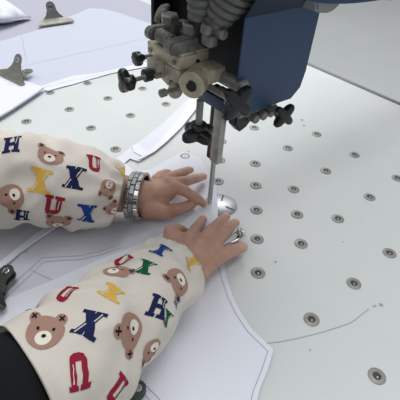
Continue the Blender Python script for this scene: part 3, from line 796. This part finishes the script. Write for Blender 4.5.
RSL.mesh('oversleeve', pr, [
 ('H','pnavy',12,144,.15,-1,.145),('bear',None,50,155,.15,-1,.17),('X','pgold',40,181,.15,-1,.165),('X','pnavy',73.5,178,.2,-1,.16),('U','pred',94.5,164,-.1,-1,.145),
 ('U','pred',53,206,.15,-1,.155),('X','pblue',88,215,.2,-1,.15),('bear',None,108,188,-.35,.9,.16,.85),('bear',None,12,197,-.7,.7,.22,.85),('X','pgold',123,171,.9,-.3,.12),
 ('H','pnavy',22,216.5,.1,-1,.11),('bear',None,113,209,-.6,-.8,.12),('bear',None,58,223,.1,-1,.17),('X','pgold',-25,170,.1,-1,.16)])

# ---------------------------------------------------------------- watch and held clip
wt = empty('wrist_watch', P(137,196,.4), 'steel link watch bracelet worn on the right wrist', 'watch')
wc = P(137.5,195.5,.41); wd = (P(150,197,.44)-P(125,194,.42)).normalized()
a, b, d = frame(wd)
NL = 16
for row, (w0, w1, m) in enumerate(((-.115,-.04,'link'),(-.037,.037,'link2'),(.04,.115,'link'))):
    bm = NB()
    for k in range(NL):
        th0 = 2*PI*(k+(.5 if row == 1 else 0))/NL; dt = 2*PI/NL*.46
        vs = []
        for tt in (w0, w1):
            for th in (th0-dt, th0, th0+dt):
                for rr_ in (0, .055): vs.append(bm.verts.new(wc+d*tt+a*math.cos(th)*(.365+rr_)+b*math.sin(th)*(.315+rr_)))
        I = lambda t,h,r: vs[t*6+h*2+r]
        fs = []
        for h in (0,1):
            fs += [(I(0,h,1),I(0,h+1,1),I(1,h+1,1),I(1,h,1)),(I(0,h,0),I(1,h,0),I(1,h+1,0),I(0,h+1,0)),
                   (I(0,h,0),I(0,h+1,0),I(0,h+1,1),I(0,h,1)),(I(1,h,0),I(1,h,1),I(1,h+1,1),I(1,h+1,0))]
        fs += [(I(0,0,0),I(0,0,1),I(1,0,1),I(1,0,0)),(I(0,2,0),I(1,2,0),I(1,2,1),I(0,2,1))]
        for f in fs: bm.faces.new(f)
    bmesh.ops.recalc_face_normals(bm, faces=bm.faces)
    bmesh.ops.bevel(bm, geom=bm.edges[:], offset=.008, segments=1, affect='EDGES')
    o = build('link_row', bm, M[m], wt, smooth=False)
bm = NB()
for k in range(48):
    pass
lathe(bm, [(-.08,.36),(.08,.36),(.08,.345),(-.08,.345),(-.08,.36)], (0,0,0), (0,0,1), 48, capped=False)
for v in bm.verts: v.co = wc + d*v.co.z + a*v.co.x + b*v.co.y*.86
build('inner_band', bm, M['black'], wt)

hc = empty('spring_clip', P(232,240,.2), 'bright chrome clip pinched between thumb and index finger of the left hand', 'clip')
bm = NB()
top = [P(x,y,z) for x,y,z in ((216,252,.2),(226,241,.26),(236,231,.24),(241,229,.2),(243.5,232,.17),(243,238,.15),(239,243,.15),(230,248,.16),(222,254,.16))]
prism(bm, top, (0,0,-.03), bev=.01); build('leaf', bm, M['chrome'], hc)
bm = NB(); tube(bm, catmull([P(x,y,z) for x,y,z in ((222,248,.2),(232,243,.2),(239,240,.2),(243,235,.22),(242,230.5,.25),(238,230,.27))], 6), .03, 10); build('rolled_edge', bm, M['chrome'], hc, smooth='all')

# ---------------------------------------------------------------- camera, light, world
cam = bpy.data.cameras.new('camera'); co = bpy.data.objects.new('camera', cam); COL.objects.link(co)
cam.sensor_width = 36; cam.sensor_fit = 'HORIZONTAL'; cam.lens = FP/400*36; cam.clip_start = .02
mt = Matrix.Identity(4)
for i in range(3): mt[i][0] = RX[i]; mt[i][1] = -RY[i]; mt[i][2] = -RZ[i]; mt[i][3] = W(CAM)[i]
co.matrix_world = mt
bpy.context.scene.camera = co
def area(name, loc, tgt, sx, sy, power, col=(1,1,1)):
    l = bpy.data.lights.new(name, 'AREA'); l.shape = 'RECTANGLE'; l.size = sx; l.size_y = sy; l.energy = power; l.color = col
    o = bpy.data.objects.new(name, l); COL.objects.link(o); o.location = W(loc)
    dd = (W(tgt)-W(loc)).normalized(); o.rotation_euler = dd.to_track_quat('-Z','Y').to_euler(); return o
area('overhead_light', (-34,34,40), (-1,-2,0), 2.4, 1.8, 110, (1,.99,.985))
area('overhead_light', (-4,-22,34), (-1,-2,1), 2.0, 1.2, 12, (1,1,1))  # added operator-side fill to brighten the machine's front faces, no known lamp
area('overhead_light', (-3,4,40), (-2,-2,0), 2.2, 1.8, 62, (1,1,1))
w = bpy.data.worlds.new('world'); bpy.context.scene.world = w; w.use_nodes = True
bg = w.node_tree.nodes['Background']; bg.inputs['Color'].default_value = (.94,.965,1,1); bg.inputs['Strength'].default_value = .47
sc = bpy.context.scene
sc.view_settings.view_transform = 'Standard'; sc.view_settings.look = 'None'; sc.view_settings.gamma = 1; sc.view_settings.exposure = 0
